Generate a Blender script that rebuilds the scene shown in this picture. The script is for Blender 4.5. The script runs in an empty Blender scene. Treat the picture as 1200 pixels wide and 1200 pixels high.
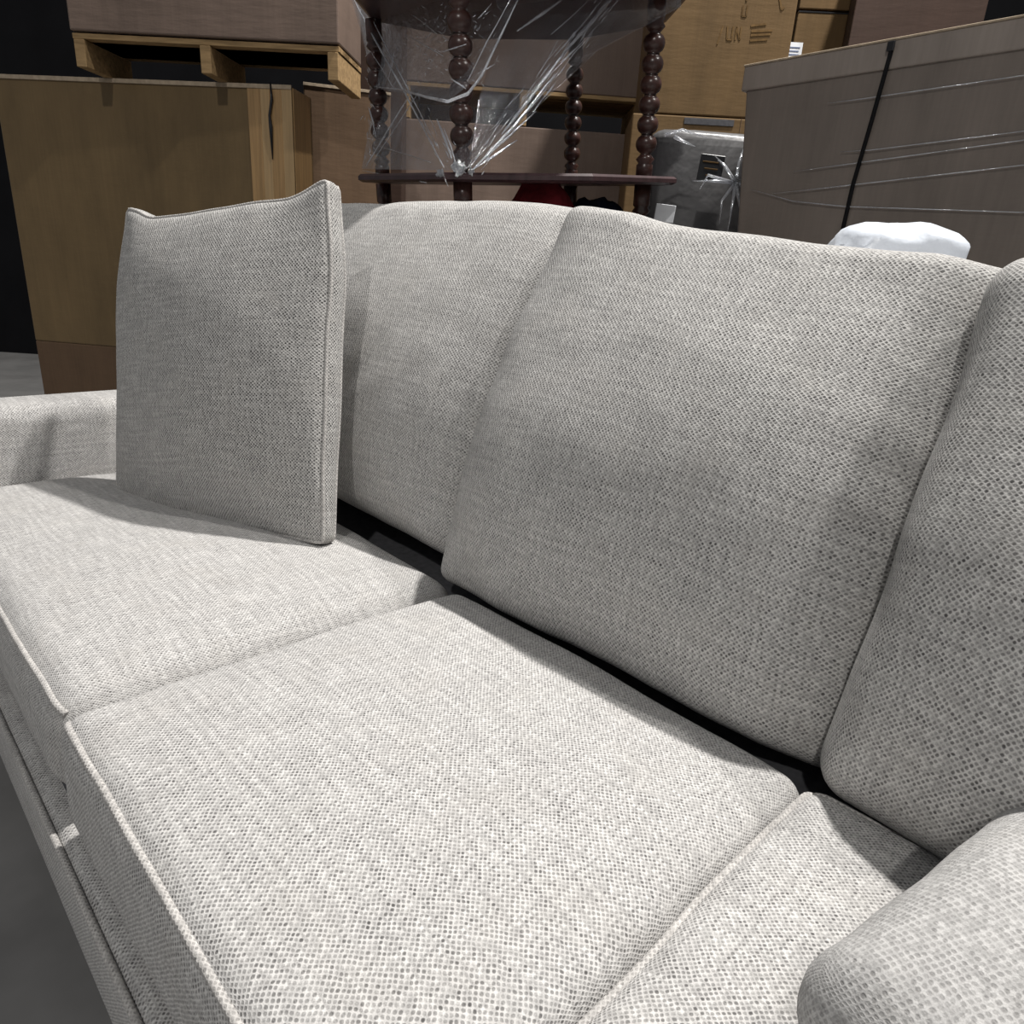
import bpy, bmesh, math, random
from mathutils import Vector, Matrix, Euler, noise
random.seed(7)
R = math.radians
SC = bpy.context.scene
COL = SC.collection

# ------------------------------------------------------------------ camera
CAM = Vector((0.865, -0.736, 1.033))
CAMROT = Euler((R(70.47), R(-3.48), R(45.76)))
FPX = 820.0
cd = bpy.data.cameras.new('camera'); cam = bpy.data.objects.new('camera', cd); COL.objects.link(cam)
cam.location = CAM; cam.rotation_euler = CAMROT
cd.sensor_width = 36; cd.lens = 36 * FPX / 1200; cd.clip_start = 0.02; cd.clip_end = 100
SC.camera = cam
RM = CAMROT.to_matrix()
def at(px, py, dep):
    """surveyed point: pixel of the photograph at a known distance along the view"""
    return CAM + RM @ Vector(((px - 600) / FPX, -(py - 600) / FPX, -1.0)) * dep

# ------------------------------------------------------------------ light
SC.view_settings.view_transform = 'Standard'; SC.view_settings.look = 'None'
SC.view_settings.gamma = 1; SC.view_settings.use_curve_mapping = False
SC.view_settings.exposure = 0.08
w = bpy.data.worlds.new('world'); SC.world = w; w.use_nodes = True
w.node_tree.nodes['Background'].inputs[0].default_value = (0.93, 0.96, 1.0, 1)
w.node_tree.nodes['Background'].inputs[1].default_value = 0.17
def lamp(name, loc, target, size, power, col=(1, .97, .93)):
    d = bpy.data.lights.new(name, 'AREA'); d.shape = 'DISK'; d.size = size; d.energy = power; d.color = col
    o = bpy.data.objects.new(name, d); COL.objects.link(o); o.location = loc
    o.rotation_euler = (Vector(target) - Vector(loc)).to_track_quat('-Z', 'Y').to_euler()
    return o
lamp('high_bay_light', (0.3, 2.35, 6.5), (0.3, -.2, .5), .22, 510)
lamp('high_bay_light', (3.2, -4.9, 6.3), (-.2, -.1, .6), .24, 140)
lamp('high_bay_light', (3.0, 2.2, 6.5), (-.3, -.2, .5), .26, 130)

# ------------------------------------------------------------------ materials
class NT:
    def __init__(s, name):
        s.m = bpy.data.materials.new(name); s.m.use_nodes = True
        s.t = s.m.node_tree; s.n = s.t.nodes; s.bsdf = s.n['Principled BSDF']
    def new(s, typ, **kw):
        x = s.n.new(typ)
        for k, v in kw.items(): setattr(x, k, v)
        return x
    def link(s, a, b): s.t.links.new(a, b)
    def math(s, op, a, b=None, c=None, clamp=False):
        x = s.new('ShaderNodeMath', operation=op, use_clamp=clamp)
        for i, v in enumerate((a, b, c)):
            if v is None: continue
            if isinstance(v, (int, float)): x.inputs[i].default_value = v
            else: s.link(v, x.inputs[i])
        return x.outputs[0]
    def noise(s, vec, scale, detail=2, rough=.5):
        x = s.new('ShaderNodeTexNoise'); x.inputs['Scale'].default_value = scale
        x.inputs['Detail'].default_value = detail; x.inputs['Roughness'].default_value = rough
        if vec is not None: s.link(vec, x.inputs['Vector'])
        return x
    def mapping(s, vec, scale=(1, 1, 1), rot=(0, 0, 0)):
        x = s.new('ShaderNodeMapping'); x.inputs['Scale'].default_value = scale; x.inputs['Rotation'].default_value = rot
        s.link(vec, x.inputs['Vector']); return x.outputs[0]
    def ramp(s, fac, stops):
        x = s.new('ShaderNodeValToRGB'); e = x.color_ramp.elements
        while len(e) < len(stops): e.new(.5)
        for i, (p, c) in enumerate(stops): e[i].position = p; e[i].color = (*c, 1)
        s.link(fac, x.inputs[0]); return x.outputs[0]
    def mix(s, fac, a, b, mode='MIX'):
        x = s.new('ShaderNodeMix', data_type='RGBA', blend_type=mode)
        for i, v in ((0, fac), (6, a), (7, b)):
            if isinstance(v, (int, float)): x.inputs[i].default_value = v
            elif isinstance(v, tuple): x.inputs[i].default_value = (*v, 1)
            else: s.link(v, x.inputs[i])
        return x.outputs[2]
    def bump(s, h, strength, dist):
        x = s.new('ShaderNodeBump'); x.inputs['Strength'].default_value = strength; x.inputs['Distance'].default_value = dist
        s.link(h, x.inputs['Height']); s.link(x.outputs[0], s.bsdf.inputs['Normal'])

def fabric(name, period, light, pit, rot=0.0, pitamt=1.0, streak_v=False):
    """nubby basket weave: pale yarn bumps with darker pits between; UVs are metres"""
    t = NT(name)
    uv = t.new('ShaderNodeUVMap').outputs[0]
    wob = t.noise(uv, 60, 1)
    wv = t.new('ShaderNodeVectorMath', operation='SCALE'); t.link(wob.outputs['Color'], wv.inputs[0]); wv.inputs[3].default_value = period * .9
    ad = t.new('ShaderNodeVectorMath', operation='ADD'); t.link(uv, ad.inputs[0]); t.link(wv.outputs[0], ad.inputs[1])
    m = t.mapping(ad.outputs[0], (1 / period, 1 / period, 0), (0, 0, rot))
    sep = t.new('ShaderNodeSeparateXYZ'); t.link(m, sep.inputs[0])
    cu = t.math('ABSOLUTE', t.math('COSINE', t.math('MULTIPLY', sep.outputs[0], math.pi)))
    cv = t.math('ABSOLUTE', t.math('COSINE', t.math('MULTIPLY', sep.outputs[1], math.pi)))
    pits = t.math('MULTIPLY', cu, cv)                                   # 1 at the lattice crossings
    # each crossing has its own depth
    fl = t.new('ShaderNodeVectorMath', operation='ADD'); t.link(m, fl.inputs[0]); fl.inputs[1].default_value = (.5, .5, 0)
    f2 = t.new('ShaderNodeVectorMath', operation='FLOOR'); t.link(fl.outputs[0], f2.inputs[0])
    wn = t.new('ShaderNodeTexWhiteNoise', noise_dimensions='2D'); t.link(f2.outputs[0], wn.inputs['Vector'])
    sm = t.new('ShaderNodeMapRange', interpolation_type='SMOOTHSTEP'); t.link(pits, sm.inputs[0])
    sm.inputs[1].default_value = .14; sm.inputs[2].default_value = .82
    # slubs: yarns run thicker or thinner over long stretches
    sv = t.noise(t.mapping(uv, (1.6, 16, 1) if not streak_v else (16, 1.6, 1)), 9, 3, .6)
    su = t.noise(t.mapping(uv, (16, 2.0, 1) if not streak_v else (2.0, 16, 1)), 7, 2, .5)
    slub = t.math('ADD', t.math('MULTIPLY', sv.outputs[0], .7), t.math('MULTIPLY', su.outputs[0], .3))
    sl = t.new('ShaderNodeMapRange'); t.link(slub, sl.inputs[0]); sl.inputs[1].default_value = .36; sl.inputs[2].default_value = .64
    dep = t.math('MULTIPLY', sm.outputs[0], t.math('MULTIPLY_ADD', wn.outputs[0], .65, .42))
    dep = t.math('MULTIPLY', dep, t.math('MULTIPLY_ADD', sl.outputs[0], -.55, 1.05))
    dep = t.math('MULTIPLY', dep, pitamt, clamp=True)
    col = t.mix(dep, light, pit)
    f3 = t.new('ShaderNodeVectorMath', operation='FLOOR'); t.link(m, f3.inputs[0])
    wn2 = t.new('ShaderNodeTexWhiteNoise', noise_dimensions='2D'); t.link(f3.outputs[0], wn2.inputs['Vector'])
    col = t.mix(1.0, col, t.ramp(wn2.outputs[0], [(0, (.70, .70, .70)), (.7, (.95, .95, .95)), (1, (1, 1, 1))]), 'MULTIPLY')
    tint = t.noise(uv, 11, 2)
    col = t.mix(t.math('MULTIPLY', t.math('SUBTRACT', tint.outputs[0], .5, clamp=True), .8), col, (.52, .49, .45), 'MIX')
    grey = t.math('MULTIPLY', t.math('SUBTRACT', 1.0, sl.outputs[0]), .30)
    col = t.mix(grey, col, (.26, .25, .25))
    fib = t.noise(uv, 900, 1)
    col = t.mix(.35, col, t.ramp(fib.outputs[0], [(.3, (.45, .45, .45)), (.7, (1, 1, 1))]), 'MULTIPLY')
    t.link(col, t.bsdf.inputs['Base Color'])
    t.bsdf.inputs['Roughness'].default_value = .95
    t.bsdf.inputs['Specular IOR Level'].default_value = .1
    t.bsdf.inputs['Sheen Weight'].default_value = .08
    h = t.math('ADD', t.math('MULTIPLY', dep, -1.0), t.math('MULTIPLY', fib.outputs[0], .25))
    t.bump(h, .55, .0016)
    return t.m

def plain(name, col, rough=.6, spec=.3, var=.25, scale=14, bump=0, metal=0, stretch=(1, 1, 1)):
    t = NT(name)
    co = t.new('ShaderNodeTexCoord').outputs['Object']
    n = t.noise(t.mapping(co, stretch), scale, 4, .6)
    c2 = tuple(max(0, x * (1 - var)) for x in col); c1 = tuple(min(1, x * (1 + var)) for x in col)
    t.link(t.ramp(n.outputs[0], [(.3, c2), (.7, c1)]), t.bsdf.inputs['Base Color'])
    t.bsdf.inputs['Roughness'].default_value = rough; t.bsdf.inputs['Specular IOR Level'].default_value = spec
    t.bsdf.inputs['Metallic'].default_value = metal
    if bump: t.bump(n.outputs[0], .6, bump)
    return t.m

def cardboard(name, col, film=0.0):
    """corrugated board: flute lines, scuffs; film = clear stretch film gloss over it"""
    t = NT(name)
    co = t.new('ShaderNodeTexCoord').outputs['Object']
    big = t.noise(t.mapping(co, (1, 1, .35)), 4.5, 5, .65)
    fine = t.noise(t.mapping(co, (120, 120, 2)), 1, 2)
    c = t.ramp(big.outputs[0], [(.3, tuple(x * .78 for x in col)), (.5, col), (.72, tuple(x * 1.18 for x in col))])
    c = t.mix(.22, c, t.ramp(fine.outputs[0], [(.3, (.6, .6, .6)), (.7, (1, 1, 1))]), 'MULTIPLY')
    sc = t.noise(t.mapping(co, (3, 3, 5)), 2.2, 4, .7)
    c = t.mix(t.math('MULTIPLY', t.math('SUBTRACT', sc.outputs[0], .62, clamp=True), .7), c, tuple(min(1, x * 1.8) for x in col))
    t.link(c, t.bsdf.inputs['Base Color'])
    t.bsdf.inputs['Roughness'].default_value = .8 - .25 * film
    t.bsdf.inputs['Specular IOR Level'].default_value = .2
    if film:
        t.bsdf.inputs['Coat Weight'].default_value = film; t.bsdf.inputs['Coat Roughness'].default_value = .28
        wr = t.noise(t.mapping(co, (2, 2, 9)), 2.0, 4, .6)
        t.bump(wr.outputs[0], .3, .008)
    else:
        t.bump(big.outputs[0], .25, .006)
    return t.m

def film_mat(name, opac=.12, white=.05, rough=.14, tint=(.8, .82, .86), bscale=(1, 1, 1), bstr=.6):
    """clear stretch film: mostly see-through, glossy, slightly milky, crinkled"""
    t = NT(name); t.n.remove(t.bsdf)
    out = t.n['Material Output']
    uv = t.new('ShaderNodeUVMap').outputs[0]
    nz = t.noise(t.mapping(uv, bscale), 5, 5, .62)
    bp = t.new('ShaderNodeBump'); bp.inputs['Strength'].default_value = bstr; bp.inputs['Distance'].default_value = .03
    t.link(nz.outputs[0], bp.inputs['Height'])
    tr = t.new('ShaderNodeBsdfTransparent'); tr.inputs[0].default_value = (.96, .96, .97, 1)
    gl = t.new('ShaderNodeBsdfGlossy'); gl.inputs['Roughness'].default_value = rough; gl.inputs[0].default_value = (.95, .97, 1, 1)
    df = t.new('ShaderNodeBsdfTranslucent'); df.inputs[0].default_value = (*tint, 1)
    d2 = t.new('ShaderNodeBsdfDiffuse'); d2.inputs[0].default_value = (*tint, 1)
    for q in (gl, d2, df): t.link(bp.outputs[0], q.inputs['Normal'])
    dm = t.new('ShaderNodeMixShader'); dm.inputs[0].default_value = .5; t.link(d2.outputs[0], dm.inputs[1]); t.link(df.outputs[0], dm.inputs[2])
    lw = t.new('ShaderNodeLayerWeight'); lw.inputs[0].default_value = .35; t.link(bp.outputs[0], lw.inputs['Normal'])
    fg = t.math('MULTIPLY_ADD', lw.outputs['Fresnel'], .38, opac, clamp=True)
    m1 = t.new('ShaderNodeMixShader'); t.link(fg, m1.inputs[0]); t.link(tr.outputs[0], m1.inputs[1]); t.link(gl.outputs[0], m1.inputs[2])
    milk = t.noise(t.mapping(uv, bscale), 3, 6, .7)
    mk = t.math('MULTIPLY', t.math('SUBTRACT', milk.outputs[0], .35, clamp=True), white * 4, clamp=True)
    m2 = t.new('ShaderNodeMixShader'); t.link(mk, m2.inputs[0]); t.link(m1.outputs[0], m2.inputs[1]); t.link(dm.outputs[0], m2.inputs[2])
    t.link(m2.outputs[0], out.inputs[0])
    return t.m

LIGHT = (.765, .75, .73); PIT = (.055, .053, .052)
M = {
    'seat': fabric('seat_weave', .0042, LIGHT, PIT, .785, .95),
    'back': fabric('back_weave', .0046, (.76, .745, .72), PIT, .70, 1.0),
    'throw': fabric('throw_weave', .0046, (.72, .705, .68), (.03, .033, .032), .785, 1.3),
    'throw2': fabric('near_throw_weave', .0046, (.62, .612, .60), (.15, .145, .14), .3, .62),
    'welt': fabric('welt_weave', .0045, (.74, .715, .685), (.2, .19, .18), .78, .8),
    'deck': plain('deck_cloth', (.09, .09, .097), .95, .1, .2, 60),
    'leg': plain('dark_leg_wood', (.035, .02, .013), .4, .4, .3, 20),
    'floor': plain('concrete', (.22, .215, .21), .5, .4, .2, 3, .002),
    'wall': plain('dark_block_wall', (.006, .006, .007), .9, .1, .2, 3),
    'card_olive': cardboard('olive_brown_cardboard', (.175, .118, .056), .35),
    'card_brown': cardboard('brown_cardboard', (.135, .084, .050), .2),
    'card_tan': cardboard('tan_cardboard', (.145, .090, .040), .1),
    'card_mauve': cardboard('greyish_brown_cardboard', (.17, .122, .097), .35),
    'card_dark': cardboard('dark_brown_cardboard', (.05, .029, .021), .2),
    'card_grey': cardboard('film_wrapped_grey_cardboard', (.19, .16, .138), .45),
    'card_light': cardboard('pale_cardboard_lid', (.28, .24, .21), .4),
    'edge': plain('raw_board_edge', (.42, .34, .25), .85, .1, .2, 40),
    'tape': plain('kraft_tape', (.38, .235, .105), .35, .5, .22, 6, 0, 0, (14, 14, .6)),
    'tape2': plain('pale_kraft_tape', (.45, .305, .155), .3, .5, .15, 6, 0, 0, (14, 14, .6)),
    'pallet': plain('pallet_pine', (.33, .22, .11), .8, .15, .3, 9, .001, 0, (1, 8, 8)),
    'shelfwood': plain('dark_stained_wood', (.045, .020, .016), .3, .5, .4, 6, 0, 0, (1, 1, 6)),
    'shelftop': plain('dark_shelf_board', (.05, .028, .03), .35, .5, .35, 7, 0, 0, (6, 1, 1)),
    'black': plain('black_plastic', (.012, .012, .014), .35, .5, .2, 30),
    'blackcord': plain('black_strap', (.008, .008, .009), .85, .15, .2, 60),
    'print': plain('faded_print', (.115, .07, .031), .85, .1, .3, 40),
    'print2': plain('very_faded_print', (.160, .098, .042), .85, .1, .3, 40),
    'paper': plain('white_paper', (.78, .80, .83), .7, .2, .06, 30),
    'ink': plain('blue_grey_ink', (.16, .19, .28), .7, .2, .2, 90),
    'red': plain('dark_red_textile', (.20, .022, .03), .9, .1, .5, 16, .004),
    'navy': plain('navy_textile', (.018, .02, .045), .8, .2, .5, 16, .004),
    'greywrap': plain('grey_wrapped_cloth', (.10, .098, .10), .34, .6, .2, 5, .01),
    'bag': plain('white_plastic_bag', (.80, .85, .93), .3, .5, .06, 16, .004),
    'film': film_mat('stretch_film', .06, .05, .16, bscale=(1, 7, 1)),
    'film_flat': film_mat('loose_film', .06, .055, .16, bscale=(2, 2, 1)),
    'fold': film_mat('film_fold_glint', .35, .5, .14, (.92, .94, .98), (1, 6, 1), .5),  # white diffuse colour stands in for bright highlights along the folds
    'knot': film_mat('film_knot', .45, .16, .10, (.92, .95, 1), (6, 6, 1), 1.0),
}

# ------------------------------------------------------------------ helpers
def obj(name, me, mat, parent=None, smooth=False):
    if isinstance(me, bmesh.types.BMesh):
        b = me; me = bpy.data.meshes.new(name); b.to_mesh(me); b.free()
    if mat is not None and not me.materials: me.materials.append(mat)
    if smooth:
        for p in me.polygons: p.use_smooth = True
    o = bpy.data.objects.new(name, me); COL.objects.link(o)
    if parent: o.parent = parent
    return o
def tag(o, label, cat, group=None, kind=None):
    o['label'] = label; o['category'] = cat
    if group: o['group'] = group
    if kind: o['kind'] = kind
    return o
def thing(name, label, cat, loc=(0, 0, 0), rot=(0, 0, 0), group=None):
    o = bpy.data.objects.new(name, None); COL.objects.link(o); o.empty_display_size = .1
    o.location = loc; o.rotation_euler = rot
    return tag(o, label, cat, group)
def box_bm(sx, sy, sz, c=(0, 0, 0), bev=.004, seg=2, bm=None):
    own = bm is None
    b = bmesh.new()
    bmesh.ops.create_cube(b, size=1)
    bmesh.ops.scale(b, vec=(sx, sy, sz), verts=b.verts)
    if bev: bmesh.ops.bevel(b, geom=b.edges[:], offset=min(bev, sx * .45, sy * .45, sz * .45), segments=seg, affect='EDGES', profile=.5)
    bmesh.ops.translate(b, vec=c, verts=b.verts)
    if own: return b
    me = bpy.data.meshes.new('t'); b.to_mesh(me); b.free(); bm.from_mesh(me); bpy.data.meshes.remove(me); return bm
def tube_bm(pts, rad, n=8, bm=None, closed=False, uvs=True):
    bm = bm or bmesh.new()
    pts = [Vector(p) for p in pts]; L = len(pts)
    rads = rad if isinstance(rad, (list, tuple)) else [rad] * L
    rings = []; up = None
    for i, p in enumerate(pts):
        a = pts[(i - 1) % L] if (closed or i) else p; c = pts[(i + 1) % L] if (closed or i < L - 1) else p
        d = (c - a).normalized()
        if up is None: up = d.orthogonal().normalized()
        up = (up - d * up.dot(d)).normalized(); s = d.cross(up)
        rings.append([bm.verts.new(p + (up * math.cos(2 * math.pi * k / n) + s * math.sin(2 * math.pi * k / n)) * rads[i]) for k in range(n)])
    uv = bm.loops.layers.uv.verify()
    acc = [0]
    for i in range(1, L + 1): acc.append(acc[-1] + (pts[i % L] - pts[i - 1]).length)
    for i in range(L if closed else L - 1):
        A, B = rings[i], rings[(i + 1) % L]
        for k in range(n):
            f = bm.faces.new((A[k], A[(k + 1) % n], B[(k + 1) % n], B[k])); f.smooth = True
            cir = 2 * math.pi * max(rads[i], 1e-4)
            for lp, q in zip(f.loops, ((acc[i], k), (acc[i], k + 1), (acc[i + 1], k + 1), (acc[i + 1], k))):
                lp[uv].uv = (q[0], q[1] / n * cir)
    if not closed:
        for ring in (rings[0][::-1], rings[-1]):
            if (ring[0].co - ring[n // 2].co).length > 1e-5: bm.faces.new(ring)
    return bm
def lathe_bm(prof, n=20, bm=None):
    bm = bm or bmesh.new()
    rings = [[bm.verts.new((r * math.cos(2 * math.pi * k / n), r * math.sin(2 * math.pi * k / n), z)) for k in range(n)] for r, z in prof]
    for A, B in zip(rings, rings[1:]):
        for k in range(n):
            f = bm.faces.new((A[k], A[(k + 1) % n], B[(k + 1) % n], B[k])); f.smooth = True
    bm.faces.new(rings[0][::-1]); bm.faces.new(rings[-1])
    return bm
def smoothstep(x, a, b):
    t = max(0, min(1, (x - a) / (b - a))); return t * t * (3 - 2 * t)

# ------------------------------------------------------------------ upholstery
def cushion_map(w, h, t, r, crown_f, crown_b, ear=0.0, lump=.006, seed=0, warp=None, pw=1.6):
    """returns f(a,b,c): cube surface [-1,1]^3 -> cushion surface (x width, y height from 0, z thickness, +z front)"""
    hw, hh, ht = w / 2, h / 2, t / 2
    def f(a, b, c):
        P = Vector((a * hw, b * hh, c * ht))
        I = Vector((max(-hw + r, min(hw - r, P.x)), max(-hh + r, min(hh - r, P.y)), max(-ht + min(r, ht), min(ht - min(r, ht), P.z))))
        d = P - I
        if d.length > 1e-9:
            d.normalize(); Q = I + d * r if r <= ht else I + Vector((d.x * r, d.y * r, d.z * ht))
        else: Q = P
        s, q = Q.x / hw, Q.y / hh
        k = max(0, 1 - abs(s) ** pw) ** .75 * max(0, 1 - abs(q) ** pw) ** .75
        cz = Q.z / ht
        Q.z += (crown_f if cz > 0 else crown_b) * k * cz
        # ears: edges drawn in between the corners
        Q.x *= 1 - ear * (1 - q * q) ** 1.0 * .5
        Q.y *= 1 - ear * (1 - s * s) ** 1.0 * .5
        nv = noise.noise_vector(Vector((Q.x * 5 + seed, Q.y * 5, Q.z * 5)))
        nw = noise.noise_vector(Vector((Q.x * 14 + seed, Q.y * 14, Q.z * 9)))
        Q += nv * lump + nw * lump * .3
        Q.y += hh
        if warp: Q = warp(Q, s, q, cz)
        return Q
    return f
def sp(i, n, k=.35):
    """grid spacing, denser at both ends"""
    x = 2 * i / n - 1
    return (1 - k) * x + k * math.sin(x * math.pi / 2)
def cushion_bm(f, w, h, t, nx=56, ny=56, nz=10):
    bm = bmesh.new(); uv = bm.loops.layers.uv.verify(); cache = {}
    def V(a, b, c):
        key = (round(a, 5), round(b, 5), round(c, 5))
        if key not in cache: cache[key] = bm.verts.new(f(a, b, c))
        return cache[key]
    def face(n1, n2, fn, uvf):
        for i in range(n1):
            for j in range(n2):
                q = [(sp(i + di, n1), sp(j + dj, n2)) for di, dj in ((0, 0), (1, 0), (1, 1), (0, 1))]
                fc = bm.faces.new([V(*fn(*x)) for x in q]); fc.smooth = True
                for lp, x in zip(fc.loops, q): lp[uv].uv = uvf(*x)
    W, H, T = w / 2, h / 2, t / 2
    face(nx, ny, lambda a, b: (a, b, 1), lambda a, b: (a * W, b * H))
    face(nx, ny, lambda a, b: (-a, b, -1), lambda a, b: (a * W + 3, b * H))
    face(nx, nz, lambda a, c: (a, -1, c), lambda a, c: (a * W, -H - T + c * T))
    face(nx, nz, lambda a, c: (-a, 1, c), lambda a, c: (-a * W, H + T - c * T))
    face(nz, ny, lambda c, b: (1, b, -c), lambda c, b: (W + T + c * T, b * H))
    face(nz, ny, lambda c, b: (-1, b, c), lambda c, b: (-W - T + c * T, b * H))
    return bm
def perimeter(f, c, n=40, out=0.0):
    pts = []
    for k in range(n): pts.append((sp(k, n), -1))
    for k in range(n): pts.append((1, sp(k, n)))
    for k in range(n): pts.append((-sp(k, n), 1))
    for k in range(n): pts.append((-1, -sp(k, n)))
    return [f(a, b, c) for a, b in pts]
def cushion(name, label, cat, loc, rot, w, h, t, r, cf, cb, mat, welt=(), wr=.0045, group=None, grid=56, **kw):
    e = thing(name, label, cat, loc, rot, group)
    f = cushion_map(w, h, t, r, cf, cb, **kw)
    obj('cover', cushion_bm(f, w, h, t, grid, grid), mat, e)
    for c in welt:
        obj('piping', tube_bm(perimeter(f, 1)[:41] if c == 'front' else perimeter(f, c), wr, 7, closed=c != 'front'), M['welt'], e)
    return e

# ------------------------------------------------------------------ room
def struct(name, bm, mat):
    o = obj(name, bm, mat); o['kind'] = 'structure'; return o
struct('floor', box_bm(14, 14, .1, (-1.5, 1.5, -.05), 0), M['floor'])
rb = box_bm(10, .2, 5, (0, 0, 2.5), 0)
bmesh.ops.rotate(rb, matrix=Matrix.Rotation(R(45), 3, 'Z'), verts=rb.verts); bmesh.ops.translate(rb, vec=(-3.9, 3.7, 0), verts=rb.verts)
struct('wall_back', rb, M['wall'])

# ------------------------------------------------------------------ sofa
SW, SD = .66, .62
sofa = thing('sofa', 'pale grey woven sofa with loose cushions, filling the foreground', 'sofa', (0, 0, 0))
def wave_box(sx, sy, sz, c, bev): return box_bm(sx, sy, sz, c, bev, 4)
def uv_box(bm):
    uv = bm.loops.layers.uv.verify(); bm.normal_update()
    for f in bm.faces:
        f.smooth = True
        n = f.normal; ax = max(range(3), key=lambda i: abs(n[i]))
        for lp in f.loops:
            c = lp.vert.co; lp[uv].uv = {0: (c.y, c.z), 1: (c.x, c.z), 2: (c.x, c.y)}[ax]
    return bm
X0, X1 = -1.06, 1.34
fr = box_bm(X1 - X0, .97, .20, ((X0 + X1) / 2, -.145, .205), .02, 3)
obj('base', uv_box(fr), M['seat'], sofa)
obj('piping', tube_bm([(X0 + .01, -.632, .296), (X1 - .01, -.632, .296)], .0045, 7), M['welt'], sofa)
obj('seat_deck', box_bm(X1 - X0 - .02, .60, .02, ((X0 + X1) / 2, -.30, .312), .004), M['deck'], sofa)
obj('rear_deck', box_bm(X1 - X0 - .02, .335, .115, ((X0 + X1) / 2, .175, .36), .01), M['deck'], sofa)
bk = box_bm(X1 - X0, .13, .70, ((X0 + X1) / 2, .475, .62), .04, 4)
obj('backrest', uv_box(bk), M['back'], sofa)
for x in (X0 - .085, X1 + .085):
    ar = box_bm(.17, 1.17, .55, (x, -.045, .38), .045, 4); obj('arm', uv_box(ar), M['seat'], sofa)
for x in (X0 - .08, X1 + .08):
    for y in (-.55, .42):
        lg = lathe_bm([(.016, 0), (.022, .05), (.026, .106)], 14); o = obj('leg', lg, M['leg'], sofa); o.location = (x, y, 0)

TILT = R(1.28)
def seat_cushion(x0, wdt, label, name='seat_cushion', drop=0.0, seed=0, depth=SD + .012, welt=(1,), back=.016, rad=.032):
    # local x width, y depth (0 front .. depth back), z up
    e = cushion(name, label, 'cushion', (x0 + wdt / 2, -depth + back, .402 - drop + depth * math.sin(TILT)), (-TILT, 0, 0), wdt, depth, .155, rad, .030, .002,
                M['seat'], welt, group=None, seed=seed, lump=.004, ear=-.004, pw=2.6, grid=72)
    return e
seat_cushion(-1.06, 1.034, 'wide grey seat cushion under the upright throw pillow, left of the middle seat', drop=.015, seed=3, welt=('front',), depth=SD + .048, back=.052, rad=.052)
seat_cushion(0, SW - .006, 'large square grey seat cushion in the middle of the sofa, with piped front edge', seed=11, welt=('front',))
seat_cushion(SW - .012, .687, 'grey seat cushion at lower right carrying the near throw pillow', drop=.0, seed=23)

LEAN = R(20)
def back_rot(yaw=0.0, roll=0.0, lean=LEAN): return (R(90) - lean, roll, yaw)
def warp2(Q, s, q, cz):
    up = (q + 1) / 2
    Q.x += (.004 * up ** 2 - .035 * up * (1 - up)) * smoothstep(-s, .2, 1)       # left edge bows out, then tucks in at the top
    Q.y -= .045 * smoothstep(s, -.6, 1.0) * smoothstep(up, .3, 1)              # the top sags to the right
    Q.z += .06 * math.sin(math.pi * max(0, min(1, up)) ** .62) * (1 - abs(s) ** 5) * (cz > 0)      # belly
    Q.z -= .035 * smoothstep(up, .4, 1.1) * (cz > 0) + .045 * smoothstep(s, .72, 1) * (cz > 0)                          # face rolls back towards the top
    Q.y += .03 * smoothstep(-s, .3, 1) * smoothstep(up, .75, 1)                # pointed corner at upper left
    Q.y += .022 * smoothstep(s, -.1, .5) * smoothstep(up, .8, 1) * smoothstep(-cz, 0, 1)
    return Q
cushion('back_cushion', 'big grey back cushion in the middle, its face fully in view', 'cushion', (.295, .112, .438), back_rot(), .735, .705, .20, .027, .035, .02,
        M['back'], (-1,), seed=5, lump=.007, ear=.02, warp=warp2, pw=2.2, grid=72)
def warp1(Q, s, q, cz):
    up = (q + 1) / 2
    k = smoothstep(s, .45, 1) * smoothstep(up, .75, 1)
    Q.y -= .016 * k; Q.x -= .02 * k
    Q.z -= .02 * k + .035 * smoothstep(up, .4, 1.1) * (cz > 0)
    Q.z += .06 * math.sin(math.pi * max(0, min(1, up)) ** .62) * (1 - abs(s) ** 5) * (cz > 0)
    return Q
cushion('back_cushion', 'grey back cushion half hidden behind the upright throw pillow', 'cushion', (-.565, .150, .455), back_rot(0), 1.03, .745, .20, .055, .035, .02,
        M['back'], (-1,), seed=9, lump=.008, ear=.03, warp=warp1, pw=2.2, grid=64)
def warp3(Q, s, q, cz):
    Q.z += .06 * math.sin(math.pi * max(0, min(1, (q + 1) / 2)) ** .62) * (1 - abs(s) ** 5) * (cz > 0)
    return Q
cushion('back_cushion', 'grey back cushion at the right edge, partly cut off', 'cushion', (.985, .085, .440), back_rot(), .68, .66, .20, .05, .045, .02,
        M['back'], (-1,), seed=15, lump=.007, ear=.02, pw=2.2, grid=56, warp=warp3)

# throw pillow standing on the left seat
def warpp(Q, s, q, cz):
    k = smoothstep(abs(s), .6, 1) * smoothstep(q, .5, 1)
    Q.y += .022 * k; Q.x -= .022 * k * (1 if s > 0 else -1)
    return Q
yawp = math.atan2(.194, .529)
bx = Vector((-.268, -.085)); dx = Vector((-math.cos(yawp), -math.sin(yawp)))
pc = bx + dx * .31
cushion('throw_pillow', 'upright box-edged throw pillow with dark speckled weave, leaning on the left seat', 'pillow', (pc.x - .004, pc.y + .01, .454), (R(90 - 13), R(-6.5), yawp), .62, .675, .045, .02, .085, .05,
        M['throw'], (1, -1), wr=.0042, seed=31, lump=.006, ear=.05, warp=warpp, pw=1.9, grid=64)
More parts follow.
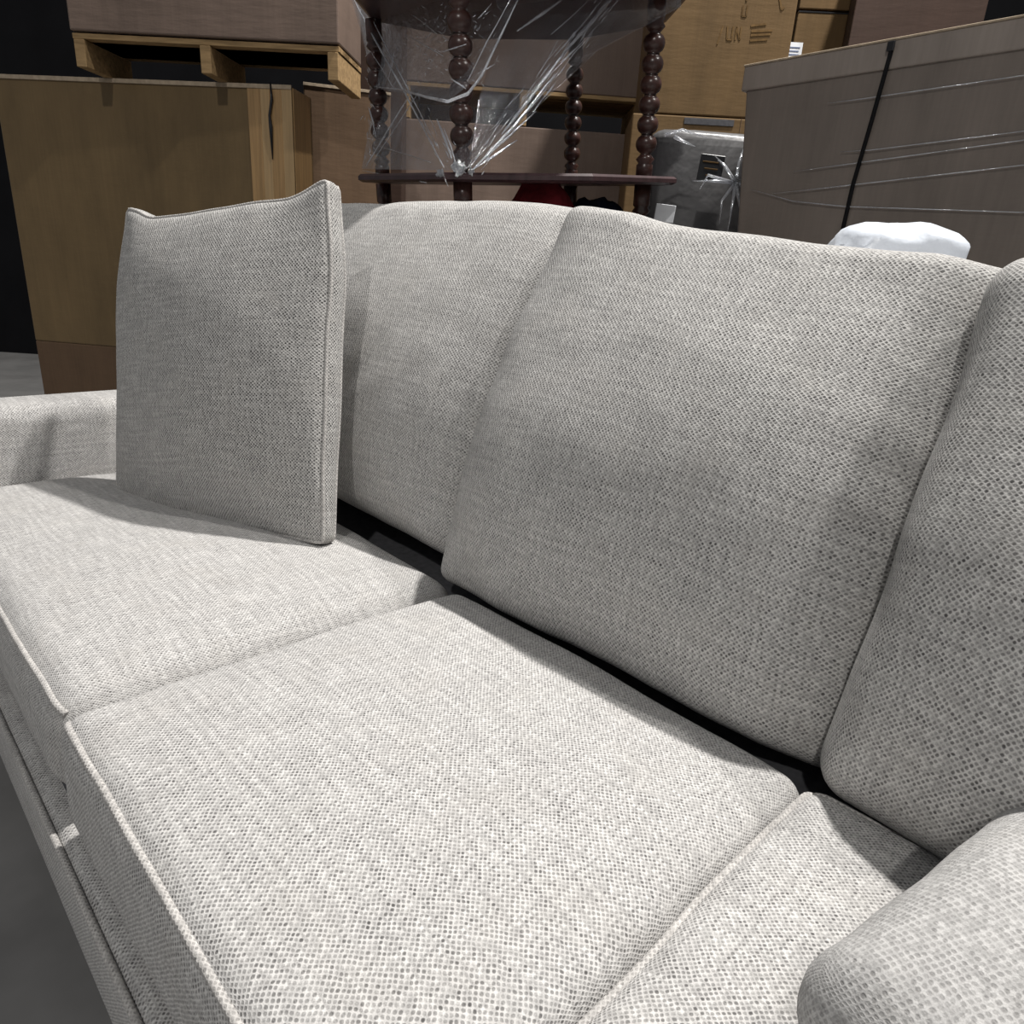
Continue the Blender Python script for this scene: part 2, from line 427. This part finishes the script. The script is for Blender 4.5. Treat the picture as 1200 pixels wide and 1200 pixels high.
# near throw pillow lying at lower right
cushion('throw_pillow', 'blurred corner of a throw pillow lying at the lower right', 'pillow', (.962, -.21, .55), (R(4), R(6), R(-14)), .34, .33, .09, .04, .045, .03,
        M['throw2'], (), seed=41, lump=.010, ear=.04, pw=1.8, grid=48, warp=lambda Q, s, q, cz: Q - Vector((0, .165, 0)))

# ------------------------------------------------------------------ boxes
def carton(label, P, ang, w, d, h, mat, name='cardboard_box', cat='box', bev=.006, below=True):
    """P = top front-left corner; front face runs from P along ang; extends back d and down h"""
    a = R(ang)
    u = Vector((math.cos(a), math.sin(a), 0)); v = Vector((-math.sin(a), math.cos(a), 0))
    base = Vector(P) + u * w / 2 + v * d / 2; base.z = P[2] - h
    e = thing(name, label, cat, base, (0, 0, a))
    obj('body', box_bm(w, d, h, (0, 0, h / 2), bev, 2), mat, e)
    e['dims'] = (w, d, h)
    return e
def on_front(e, x0, x1, z0, z1, mat, name, th=.003, lift=0.0):
    """flat piece on the front face; x from the left edge, z from the top"""
    w, d, h = e['dims']
    return obj(name, box_bm(x1 - x0, th, z1 - z0, (-w / 2 + (x0 + x1) / 2, -d / 2 - th / 2 - lift, h - (z0 + z1) / 2), min(.001, th * .3), 1), mat, e)

# left bulk carton with taped corner
P = at(150, 94, 2.9)
ua = Vector((math.cos(R(38)), math.sin(R(38)), 0))
lb = carton('olive brown bulk carton with a wide taped corner, under the pallet', P - ua * .62, 38, 1.33, .2, 1.10, M['card_olive'])
LBTOP = P.z
for x0, x1, m, nm in ((1.14, 1.195, 'tape', 'tape'), (1.195, 1.235, 'tape2', 'tape'), (1.235, 1.285, 'tape', 'tape'), (1.285, 1.329, 'tape2', 'tape')):
    on_front(lb, x0, x1, .004, 1.05, M[m], nm, .004)
on_front(lb, .0, 1.33, -.004, .012, M['edge'], 'flap_edge', .008)
obj('tape', box_bm(.004, .17, 1.04, (1.33 / 2 + .002, -.012, 1.10 - .525), .001, 1), M['tape'], lb)     # wraps round the corner
# torn black strap end on the tape
w_, d_, h_ = lb['dims']
xs = -w_ / 2 + 1.232
obj('strap', tube_bm([(xs + .012, -d_ / 2 - .008, h_ + .01), (xs + .016, -d_ / 2 - .012, h_ - .05), (xs + .004, -d_ / 2 - .014, h_ - .11), (xs + .008, -d_ / 2 - .014, h_ - .15), (xs + .006, -d_ / 2 - .008, h_ - .27)], [.003, .006, .005, .008, .0022], 6), M['black'], lb)
support = carton('plain brown carton under the olive brown bulk carton', Vector((P.x - ua.x * .62, P.y - ua.y * .62, P.z - 1.10)), 38, 1.33, .2, P.z - 1.10, M['card_brown'])

def pallet(label, P, ang, w, d, h, skirt=True):
    """P = bottom front-left corner"""
    a = R(ang); u = Vector((math.cos(a), math.sin(a), 0)); v = Vector((-math.sin(a), math.cos(a), 0))
    base = Vector(P) + u * w / 2 + v * d / 2
    e = thing('pallet', label, 'pallet', base, (0, 0, a))
    for x in (-w / 2 + .025, 0, w / 2 - .025):
        obj('stringer', box_bm(.042, d, h - .02, (x, 0, (h - .02) / 2), .003), M['pallet'], e)
    n = 6
    for k in range(n):
        y = -d / 2 + .05 + k * (d - .1) / (n - 1)
        obj('deck_board', box_bm(w, .095, .019, (0, y, h - .0095), .002), M['pallet'], e)
    return e
d_ = at(398, 95, 1) - CAM; pp = CAM + d_ * ((LBTOP + .004 - CAM.z) / d_.z)
PW = 1.05; pa = 42
up_ = Vector((math.cos(R(pa)), math.sin(R(pa)), 0))
PP = Vector((pp.x, pp.y, 0)) - up_ * PW; PP.z = LBTOP + .005
pallet('pine pallet between the olive bulk carton and the carton above it', PP, pa, PW, .32, .115)
ub = carton('large film-wrapped brown carton on the pine pallet', PP + Vector((0, 0, .115 + .55)) - Vector((-math.sin(R(pa)), math.cos(R(pa)), 0)) * .01, pa, PW + .002, .32, .545, M['card_mauve'])
# second carton right of the taped corner, dark carton above it
P2 = at(355, 97, 3.06)
rc = carton('brown carton right of the taped corner, behind the pillow', P2, 60, .38, .30, P2.z, M['card_brown'])
on_front(rc, .0, .38, -.003, .009, M['edge'], 'flap_edge', .006)
P3 = at(392, 82, 3.5)
carton('dark brown carton standing behind the pallet load', Vector((P3.x, P3.y, P3.z + .75)), 48, .34, .25, P3.z + .75, M['card_dark'])

# stack behind the turned-leg stand
A = 47
pm = at(470, 138, 3.75)
um = Vector((math.cos(R(A)), math.sin(R(A)), 0))
ml = carton('greyish brown lower carton seen through the turned-leg stand', pm, A, 1.32, .45, pm.z, M['card_mauve'])
pallet('pine pallet seen through the film behind the stand', pm + Vector((0, 0, .004)), A, 1.30, .45, .17)
mu = carton('greyish brown upper carton on the pallet behind the stand', pm + Vector((0, 0, .175 + .8)), A, 1.31, .45, .8, M['card_mauve'])

# tall tan carton and the torn one under it
pt = at(742, 131, 3.2)
tl = carton('tall tan carton with faded print behind the strapped box', pt + Vector((.026, .026, 0)) + Vector((0, 0, 1.2)), 42, .62, .40, 1.2, M['card_tan'])
tr = carton('tan carton with a torn top slit under the tall tan carton', pt + Vector((0, 0, -.004)) - Vector((math.sin(R(42)), -math.cos(R(42)), 0)) * .0, 42, .70, .40, pt.z - .004, M['card_tan'])
on_front(tr, .235, .46, .008, .034, M['deck'], 'torn_slit', .004)
on_front(tr, .49, .494, .0, .4, M['card_brown'], 'seam', .002)
# faded print on the tall carton
def mark(e, name, segs, mat, wd=.006):
    w, d, h = e['dims']; bm = bmesh.new()
    for (x0, z0), (x1, z1) in segs:
        p0 = Vector((-w / 2 + x0, -d / 2 - .0012, h - z0)); p1 = Vector((-w / 2 + x1, -d / 2 - .0012, h - z1))
        L = (p1 - p0).length; b = box_bm(L, .002, wd, (0, 0, 0), 0)
        ang = math.atan2(p1.z - p0.z, p1.x - p0.x)
        bmesh.ops.rotate(b, matrix=Matrix.Rotation(-ang, 3, 'Y'), verts=b.verts); bmesh.ops.translate(b, vec=(p0 + p1) / 2, verts=b.verts)
        me = bpy.data.meshes.new('t'); b.to_mesh(me); b.free(); bm.from_mesh(me); bpy.data.meshes.remove(me)
    return obj(name, bm, mat, e)
z0 = 1.2 - .52
mark(tl, 'printed_arrow', [((.40, z0), (.40, z0 + .075)), ((.39, z0 + .09), (.39, z0 + .13)), ((.408, z0 + .09), (.408, z0 + .13)), ((.39, z0 + .13), (.408, z0 + .13))], M['print'], .007)
mark(tl, 'printed_letters', [((.30, z0 + .24), (.315, z0 + .17)), ((.335, z0 + .17), (.34, z0 + .22)), ((.34, z0 + .22), (.36, z0 + .22)), ((.36, z0 + .22), (.36, z0 + .17)), ((.375, z0 + .22), (.375, z0 + .17)), ((.375, z0 + .17), (.395, z0 + .22)), ((.395, z0 + .22), (.395, z0 + .17))], M['print2'], .006)
mark(tl, 'printed_lines', [((.435, z0 + .165), (.50, z0 + .155)), ((.44, z0 + .185), (.53, z0 + .178)), ((.44, z0 + .20), (.525, z0 + .192)), ((.44, z0 + .22), (.515, z0 + .212))], M['print2'], .008)
mark(tl, 'printed_square', [((.53, z0 + .03), (.555, z0 + .10)), ((.555, z0 + .10), (.565, z0 + .09))], M['print2'], .007)

# far wrapped cartons top right
pf = at(926, 72, 3.9)
fw = carton('light brown film-wrapped carton with a white tag, far behind', pf + Vector((0, 0, .46 - .22)), 42, .36, .24, .50, M['card_tan'])
on_front(fw, .0, .36, .0, .007, M['black'], 'gap_line', .003)
fw2 = carton('light brown carton on top of the far film-wrapped carton', pf + Vector((0, 0, .46 - .22 + .33)), 42, .36, .24, .32, M['card_tan'])
sup = carton('brown carton under the far film-wrapped carton', pf + Vector((0, 0, .46 - .22 - .504)), 42, .38, .24, pf.z + .46 - .22 - .504, M['card_brown'])
pd = at(992, 60, 3.6)
carton('dark brown carton at the top right behind the strapped box', pd + Vector((0, 0, .7)), 30, .6, .25, pd.z + .7, M['card_dark'])

# strapped box at right
pr = at(876, 78, 2.0)
sb = carton('grey-brown film-wrapped box bound with a black strap', pr, -4, .95, .4, pr.z, M['card_grey'])
w_, d_, h_ = sb['dims']
for v in sb.children[0].data.vertices: v.co.x += (h_ - v.co.z) * .115      # the box sags sideways
obj('lid', box_bm(w_ + .012, d_ + .012, .064, (0, 0, h_ - .031), .004), M['card_light'], sb)
obj('lid_edge', box_bm(w_ + .014, .006, .005, (0, -d_ / 2 - .006, h_ + .001), .001, 1), M['edge'], sb)
def onface(px, py, lift=.006):
    """point on the front face of the strapped box under a surveyed pixel"""
    a = R(-4); n = Vector((math.sin(a), -math.cos(a), 0)); p0 = Vector((pr.x, pr.y, 0)) + n * lift
    d = at(px, py, 1) - CAM
    k = (p0 - CAM).dot(n) / d.dot(n)
    return sb.matrix_basis.inverted() @ (CAM + d * k)
obj('strap', tube_bm([onface(1046, 54, .011), onface(1022, 140, .007), onface(1000, 215, .006), onface(984, 285, .006), onface(966, 345, .006)], .0055, 6), M['blackcord'], sb)
obj('strap_clip', box_bm(.018, .006, .022, onface(1044, 54, .014), .002), M['black'], sb)
for pts in ([(970, 121), (1010, 116), (1230, 84)], [(930, 201), (990, 193), (1230, 160)], [(905, 227), (970, 220), (1230, 190)], [(880, 222), (930, 236), (990, 242), (1230, 250)], [(985, 178), (1020, 176), (1230, 150)]):
    obj('film_crease', tube_bm([onface(*p) for p in pts], [.0006] + [.0016] * (len(pts) - 2) + [.0012], 5), M['fold'], sb)
cf = bmesh.new(); rq = random.Random(3)
for k in range(26):
    x0 = rq.uniform(940, 995); y0 = rq.uniform(2, 52); d0 = 3.84 + (x0 - 926) * .002; an = rq.choice((.2, .5, 1.4)) + rq.gauss(0, .2); L = rq.uniform(2, 9)
    tube_bm([at(x0 - math.cos(an) * L / 2, y0 - math.sin(an) * L / 2, d0), at(x0, y0, d0 - .004), at(x0 + math.cos(an) * L / 2, y0 + math.sin(an) * L / 2, d0)], [.0006, .0034, .0006], 4, cf)
o_ = obj('film_glints', cf, M['fold'], fw); o_.matrix_parent_inverse = fw.matrix_basis.inverted(); o_['kind'] = 'stuff'  # pale slivers placed as glints on the carton's film
# white tag leaning on the far carton
tg = at(930, 62, 3.86)
tag_e = thing('paper_tag', 'small white printed tag on the far wrapped carton', 'tag', tg - Vector((0, 0, .05)), (0, 0, R(42)))
obj('sheet', box_bm(.085, .003, .10, (0, 0, .05), 0), M['paper'], tag_e)
for k in range(4): obj('printed_line', box_bm(.06 - .01 * (k % 2), .002, .006, (0, -.0025, .075 - k * .017), 0), M['ink'], tag_e)

# ------------------------------------------------------------------ turned-leg stand
SC0 = at(606, 207, 2.2)
stand = thing('tiered_stand', 'dark wooden tiered stand with turned spool legs, draped in stretch film', 'shelf', (SC0.x, SC0.y, 0), (0, 0, 0))
STILT = R(5)
stand.matrix_world = Matrix.Translation(SC0) @ Matrix.Rotation(R(45.76), 4, 'Z') @ Matrix.Rotation(R(-3), 4, 'Y') @ Matrix.Rotation(STILT, 4, 'X') @ Matrix.Translation((0, 0, -SC0.z))
T1, T2 = SC0.z, SC0.z + .46
RL = .452
def octagon(rad, z, th, mat, name, lift=0):
    bm = bmesh.new(); n = 8
    ring = lambda r, zz: [bm.verts.new((r * math.cos(math.pi / 8 + k * math.pi / 4), r * math.sin(math.pi / 8 + k * math.pi / 4), zz)) for k in range(n)]
    rr = [ring(rad - .012, z - th), ring(rad, z - th + .006), ring(rad, z - .006), ring(rad - .008, z)]
    for a, b in zip(rr, rr[1:]):
        for k in range(n): bm.faces.new((a[k], a[(k + 1) % n], b[(k + 1) % n], b[k]))
    bm.faces.new(rr[0][::-1]); bm.faces.new(rr[-1])
    return obj(name, bm, mat, stand)
for z in (.36, .82, T1, T2): octagon(.50, z, .022, M['shelftop'], 'shelf_board')
def spool(z0, z1):
    """turned leg between two boards: collar, then five round beads with thin rings, collar"""
    L = z1 - z0; prof = [(.024, z0), (.024, z0 + .03), (.019, z0 + .035), (.027, z0 + .045), (.018, z0 + .055)]
    a, b = z0 + .06, z1 - .085
    n = 6
    for k in range(n):
        for j in range(7):
            q = j / 6; zz = a + (b - a) * (k + q) / n
            prof.append((.014 + .0165 * math.sin(math.pi * q) ** .6, zz))
        if k < n - 1: prof.append((.019, a + (b - a) * (k + 1) / n))
    prof += [(.018, b + .004), (.027, b + .014), (.020, b + .024), (.025, b + .03), (.025, z1)]
    return prof
th0 = math.atan2(.16, -.41)
LEGS = []
for k in range(4):
    # in the stand frame x is to the right across the view, y away
    px = [-.45, -.145, .37, .20][k]; py = [.165, -.41, -.165, .41][k]
    bm = bmesh.new()
    for a, b in ((.045, .338), (.36, .798), (.82, T1 - .022), (T1, T2 - .022), (T2, T2 + .42)): lathe_bm(spool(a, b), 18, bm)
    bmesh.ops.translate(bm, vec=(px, py, 0), verts=bm.verts)
    obj('leg', bm, M['shelfwood'], stand); LEGS.append((px, py))

# textiles lying on the stand's lower board
def lumpy(name, label, cat, loc, sx, sy, sz, mat, seed=0, rot=0, par=None):
    bm = bmesh.new(); bmesh.ops.create_icosphere(bm, subdivisions=4, radius=1)
    for v in bm.verts:
        c = v.co.copy(); p = 3.2
        nrm = (abs(c.x) ** p + abs(c.y) ** p + abs(c.z) ** p) ** (1 / p); c /= nrm
        c += noise.noise_vector(c * 2.2 + Vector((seed, 0, 0))) * .14
        c += noise.noise_vector(c * 6 + Vector((seed, 0, 0))) * .04
        v.co = Vector((c.x * sx, c.y * sy, c.z * sz))
    zm = min(v.co.z for v in bm.verts)
    for v in bm.verts: v.co.z -= zm
    for f in bm.faces: f.smooth = True
    uv = bm.loops.layers.uv.verify()
    for f in bm.faces:
        for lp in f.loops: lp[uv].uv = (lp.vert.co.x * 2, lp.vert.co.z * 2)
    if par is not None: return obj(name, bm, mat, par)
    o = obj(name, bm, mat); o.location = loc; o.rotation_euler = (0, 0, rot)
    return tag(o, label, cat)
a_ = at(635, 250, 2.1); lumpy('folded_cloth', 'dark red folded cloth under the lower board of the stand', 'cloth', (a_.x, a_.y, .826), .10, .10, .215, M['red'], 4)
b_ = at(700, 250, 2.25); lumpy('cloth_bag', 'navy cloth bag under the lower board of the stand, right', 'bag', (b_.x, b_.y, .826), .10, .09, .20, M['navy'], 8)

# ------------------------------------------------------------------ stretch film over the stand
def sheet(left, right, depthL, depthR, nu=60, nv=44, amp=.012, freq=9, seed=0, pinch=None):
    """film surface between two surveyed edge curves; folds run along v"""
    def samp(c, t):
        x = t * (len(c) - 1); i = min(int(x), len(c) - 2); f = x - i
        return tuple(c[i][k] * (1 - f) + c[i + 1][k] * f for k in range(len(c[0])))
    bm = bmesh.new(); uv = bm.loops.layers.uv.verify(); G = []
    for j in range(nv + 1):
        v = j / nv; l = samp(left, v); r = samp(right, v); row = []
        for i in range(nu + 1):
            u = i / nu
            p = at(l[0] + (r[0] - l[0]) * u, l[1] + (r[1] - l[1]) * u, l[2] + (r[2] - l[2]) * u)
            k = math.sin(math.pi * u) ** .5
            dn = noise.noise(Vector((u * freq + seed, v * 1.1, 0))) * amp + noise.noise(Vector((u * freq * 3 + seed, v * 3.5, 2))) * amp * .35
            dn += noise.noise(Vector((u * 3 + seed, v * 3, 5))) * amp * .8
            p += (CAM - p).normalized() * (dn * k + .02 * k)
            row.append(bm.verts.new(p))
        G.append(row)
    for j in range(nv):
        for i in range(nu):
            f = bm.faces.new((G[j][i], G[j][i + 1], G[j + 1][i + 1], G[j + 1][i])); f.smooth = True
            for lp, (a, b) in zip(f.loops, ((i, j), (i + 1, j), (i + 1, j + 1), (i, j + 1))): lp[uv].uv = (b / nv, a / nu * 3)
    return bm
film = thing('stretch_film', 'clear crinkled stretch film gathered to a knot over the stand', 'plastic film', (SC0.x, SC0.y, 0))
film['label'] = 'clear crinkled stretch film gathered to a knot over the stand'
def fobj(name, bm, mat):
    bmesh.ops.translate(bm, vec=(-SC0.x, -SC0.y, 0), verts=bm.verts); return obj(name, bm, mat, film, True)
fobj('film_sheet', sheet([(398, -60, 2.32), (412, 0, 2.32), (424, 40, 2.32), (433, 80, 2.32), (434, 140, 2.32), (424, 198, 2.3)],
                         [(790, -60, 1.9), (722, -10, 1.84), (670, 55, 1.78), (620, 115, 1.72), (575, 168, 1.68), (545, 200, 1.66)], 0, 0), M['film'])
fobj('film_overlap', sheet([(415, -40, 2.29), (418, 10, 2.28), (428, 50, 2.28), (431, 80, 2.28), (433, 102, 2.28)],
                           [(640, -40, 1.66), (607, 0, 1.64), (590, 40, 1.63), (567, 85, 1.62), (525, 119, 1.64)], 0, 0, 40, 30, .010, 7, 4), M['film_flat'])
fobj('film_back', sheet([(560, -40, 1.8), (590, 20, 1.8), (560, 120, 1.76), (548, 196, 1.7)], [(800, -40, 1.86), (798, 8, 1.88), (700, 60, 1.84), (552, 199, 1.7)], 0, 0, 40, 30, .006, 8, 9), M['film'])
# folds: tapering ridges where the layers bunch, whitened to stand in for highlights
def fold(pts, r=.002, mat='fold', name='film_fold_glint'):
    n = len(pts); q = []
    for i in range((n - 1) * 6 + 1):
        x = i / 6; k = min(int(x), n - 2); f = x - k
        a, b = pts[k], pts[k + 1]
        p = at(a[0] + (b[0] - a[0]) * f, a[1] + (b[1] - a[1]) * f, a[2] + (b[2] - a[2]) * f)
        q.append(p + Vector(noise.noise_vector(p * 18)) * .0008)
    m = len(q)
    fobj(name, tube_bm(q, [max(.0004, r * (.35 + .65 * math.sin(math.pi * (i + .5) / m)) * 1.2 * (1 + .35 * noise.noise(Vector((i * .7, r * 999, 0))))) for i in range(m)], 5), M[mat])
fold([(415, 0, 2.22), (440, 48, 2.15), (475, 110, 1.98), (520, 196, 1.65)], .0026)
fold([(425, 0, 2.2), (450, 50, 2.1), (482, 112, 1.95), (512, 172, 1.70)], .0018)
fold([(428, 196, 2.26), (450, 160, 2.1), (481, 110, 1.97)], .0022)
fold([(436, 190, 2.25), (462, 152, 2.1), (492, 106, 1.95)], .0014)
fold([(607, 0, 1.62), (585, 45, 1.61), (565, 88, 1.60), (548, 110, 1.60), (525, 119, 1.62), (500, 114, 1.78), (470, 105, 1.98), (434, 101, 2.26)], .0030)
fold([(598, 0, 1.61), (570, 50, 1.60), (548, 95, 1.60)], .0012)
for a, b, r in (((722, -8), (660, 62), .0040), ((712, -8), (650, 66), .0018), ((664, 58), (588, 157), .0038), ((650, 88), (566, 190), .0024), ((640, 105), (555, 198), .0030), ((628, 130), (560, 192), .0022), ((606, 164), (552, 200), .0022),
                ((658, 0), (606, 36), .0030), ((655, 45), (628, 92), .0010), ((580, 75), (560, 86), .0014), ((512, 140), (529, 186), .0030), ((520, 150), (534, 192), .0016),
                ((474, 40), (520, 66), .0014), ((484, 18), (512, 40), .0012), ((432, 126), (440, 160), .0022), ((462, 60), (455, 92), .0010), ((560, 22), (576, 4), .0012), ((700, 30), (640, 92), .0012),
                ((690, 0), (646, 40), .0012), ((434, 60), (462, 105), .0012), ((520, 60), (546, 52), .0016), ((528, 92), (546, 104), .0014), ((425, 200), (500, 214), .0014), ((440, 170), (505, 190), .0010)):
    za = 2.2 - (a[0] - 430) * .0055 if a[0] < 535 else 1.62 + max(0, a[0] - 545) * .0012
    zb = 2.2 - (b[0] - 430) * .0055 if b[0] < 535 else 1.62 + max(0, b[0] - 545) * .0012
    fold([(a[0], a[1], za), ((a[0] + b[0]) / 2 + 1, (a[1] + b[1]) / 2, (za + zb) / 2 - .005), (b[0], b[1], zb)], r)
rr = random.Random(5)
cr = bmesh.new()
def fleck(x, y, dep, ang, L, r):
    a = (x + math.cos(ang) * L / 2, y + math.sin(ang) * L / 2); b = (x - math.cos(ang) * L / 2, y - math.sin(ang) * L / 2)
    tube_bm([at(*a, dep), at((a[0] + b[0]) / 2 + rr.uniform(-1, 1), (a[1] + b[1]) / 2 + rr.uniform(-1, 1), dep - .003), at(*b, dep)], [.0003, r, .0003], 4, cr)
for k in range(150):                                                # pale slivers modelled as specular glints where the layers overlap
    x, y = rr.gauss(530, 34), rr.gauss(40, 26)
    if 440 < x < 590: fleck(x, y, 1.72 + max(0, 540 - x) * .0045, rr.choice((.45, .6, -.9, -1.1)) + rr.gauss(0, .2), rr.uniform(2, 9), rr.uniform(.0006, .0017))
for k in range(70):
    t = rr.random(); x = 715 - 160 * t + rr.gauss(0, 7); y = 200 * t + rr.gauss(0, 7)
    fleck(x, y, 1.80 - .16 * t, -.92 + rr.gauss(0, .06), rr.uniform(6, 30), rr.uniform(.0006, .0018))
for k in range(40):
    t = rr.random(); x = 425 + 105 * t + rr.gauss(0, 5); y = 200 * t + rr.gauss(0, 8)
    fleck(x, y, 2.22 - .55 * t, 1.08 + rr.gauss(0, .1), rr.uniform(4, 18), rr.uniform(.0006, .0015))
for k in range(45):
    fleck(rr.gauss(436, 4), rr.uniform(60, 190), 2.24, 1.4 + rr.gauss(0, .4), rr.uniform(3, 10), rr.uniform(.0006, .0014))
o_ = fobj('film_glints', cr, M['fold']); o_['kind'] = 'stuff'  # all flecks are whitish geometry imitating sparkle on the film
def knot_bm(P, r, seed):
    bm = bmesh.new(); bmesh.ops.create_icosphere(bm, subdivisions=3, radius=1)
    for v in bm.verts:
        c = v.co.copy(); c *= .75 + .9 * noise.noise(c * 2.6 + Vector((seed, 0, 0))); v.co = Vector(P) + c * r
    uv = bm.loops.layers.uv.verify()
    for f in bm.faces:
        for lp in f.loops: lp[uv].uv = (lp.vert.co.x * 9, lp.vert.co.z * 9)
    return bm
fobj('film_knot', knot_bm(at(538, 197, 1.64), .017, 3), M['knot'])
fobj('film_knot', knot_bm(at(516, 203, 1.67), .010, 7), M['knot'])
fobj('film_knot', knot_bm(at(552, 201, 1.66), .009, 9), M['knot'])

# ------------------------------------------------------------------ grey wrapped parcel
pg = at(822, 215, 2.55)
parcel = thing('wrapped_parcel', 'grey parcel in crumpled clear film, between the stand and the strapped box', 'parcel', (pg.x, pg.y, 0), (0, 0, R(35)))
bm = box_bm(.50, .40, 1.50, (.05, .05, .75), .05, 4)
bmesh.ops.subdivide_edges(bm, edges=bm.edges[:], cuts=3, use_grid_fill=True)
for v in bm.verts: v.co += noise.noise_vector(v.co * 6) * .018
for f in bm.faces: f.smooth = True
obj('wrapped_body', bm, M['greywrap'], parcel)
def pin(o): o.parent = parcel; o.matrix_parent_inverse = parcel.matrix_basis.inverted(); return o
def facing(name, px, py, dep, sx, sz, mat):
    o = obj(name, box_bm(sx, .004, sz, (0, 0, 0), .001, 1), mat); o.location = at(px, py, dep); o.rotation_euler = (0, R(4), R(38)); return pin(o)
PD = 2.2
facing('black_label', 833, 197, PD, .075, .075, M['black'])
facing('white_label', 779, 250, PD - .05, .06, .05, M['paper'])
for i in range(3): facing('label_line', 833, 190 + i * 8, PD - .012, .05 - .008 * i, .004, M['print'])
pin(obj('film_knot', knot_bm(at(862, 214, PD - .03), .016, 5), M['knot']))
for pts in ([(862, 214), (850, 195), (838, 183)], [(862, 214), (866, 190), (872, 172)], [(862, 214), (835, 212), (812, 212)], [(862, 214), (858, 240), (852, 275)], [(862, 214), (846, 235), (843, 262)], [(862, 214), (880, 222), (890, 228)], [(862, 214), (868, 245), (864, 280)],
            [(790, 160), (800, 165), (815, 172)], [(779, 158), (800, 152), (830, 162)], [(858, 214), (830, 205), (820, 222)]):
    q = [at(a, b, PD - .035 + .01 * (k == 2)) for k, (a, b) in enumerate(pts)]
    pin(obj('film_fold_glint', tube_bm(q, [.006, .0045, .001], 5), M['fold']))  # folds drawn out from the knot, whitened to imitate glints

# white bag behind the cushions at right
d_ = at(1012, 290, 1) - CAM; WB = CAM + d_ * ((.475 - CAM.y) / d_.y)
lumpy('plastic_bag', 'pale bluish white plastic bag behind the cushions at right', 'bag', (WB.x + .045, .475, .972), .10, .055, .074, M['bag'], 3, R(40))

GROUPS = {'back_cushion': 'loose back cushions of the sofa', 'seat_cushion': 'seat cushions of the sofa', 'throw_pillow': 'throw pillows on the sofa',
          'cardboard_box': 'cartons stacked behind the sofa', 'pallet': 'pine pallets between the cartons'}
for o in SC.objects:
    g = GROUPS.get(o.name.split('.')[0])
    if g and o.parent is None: o['group'] = g
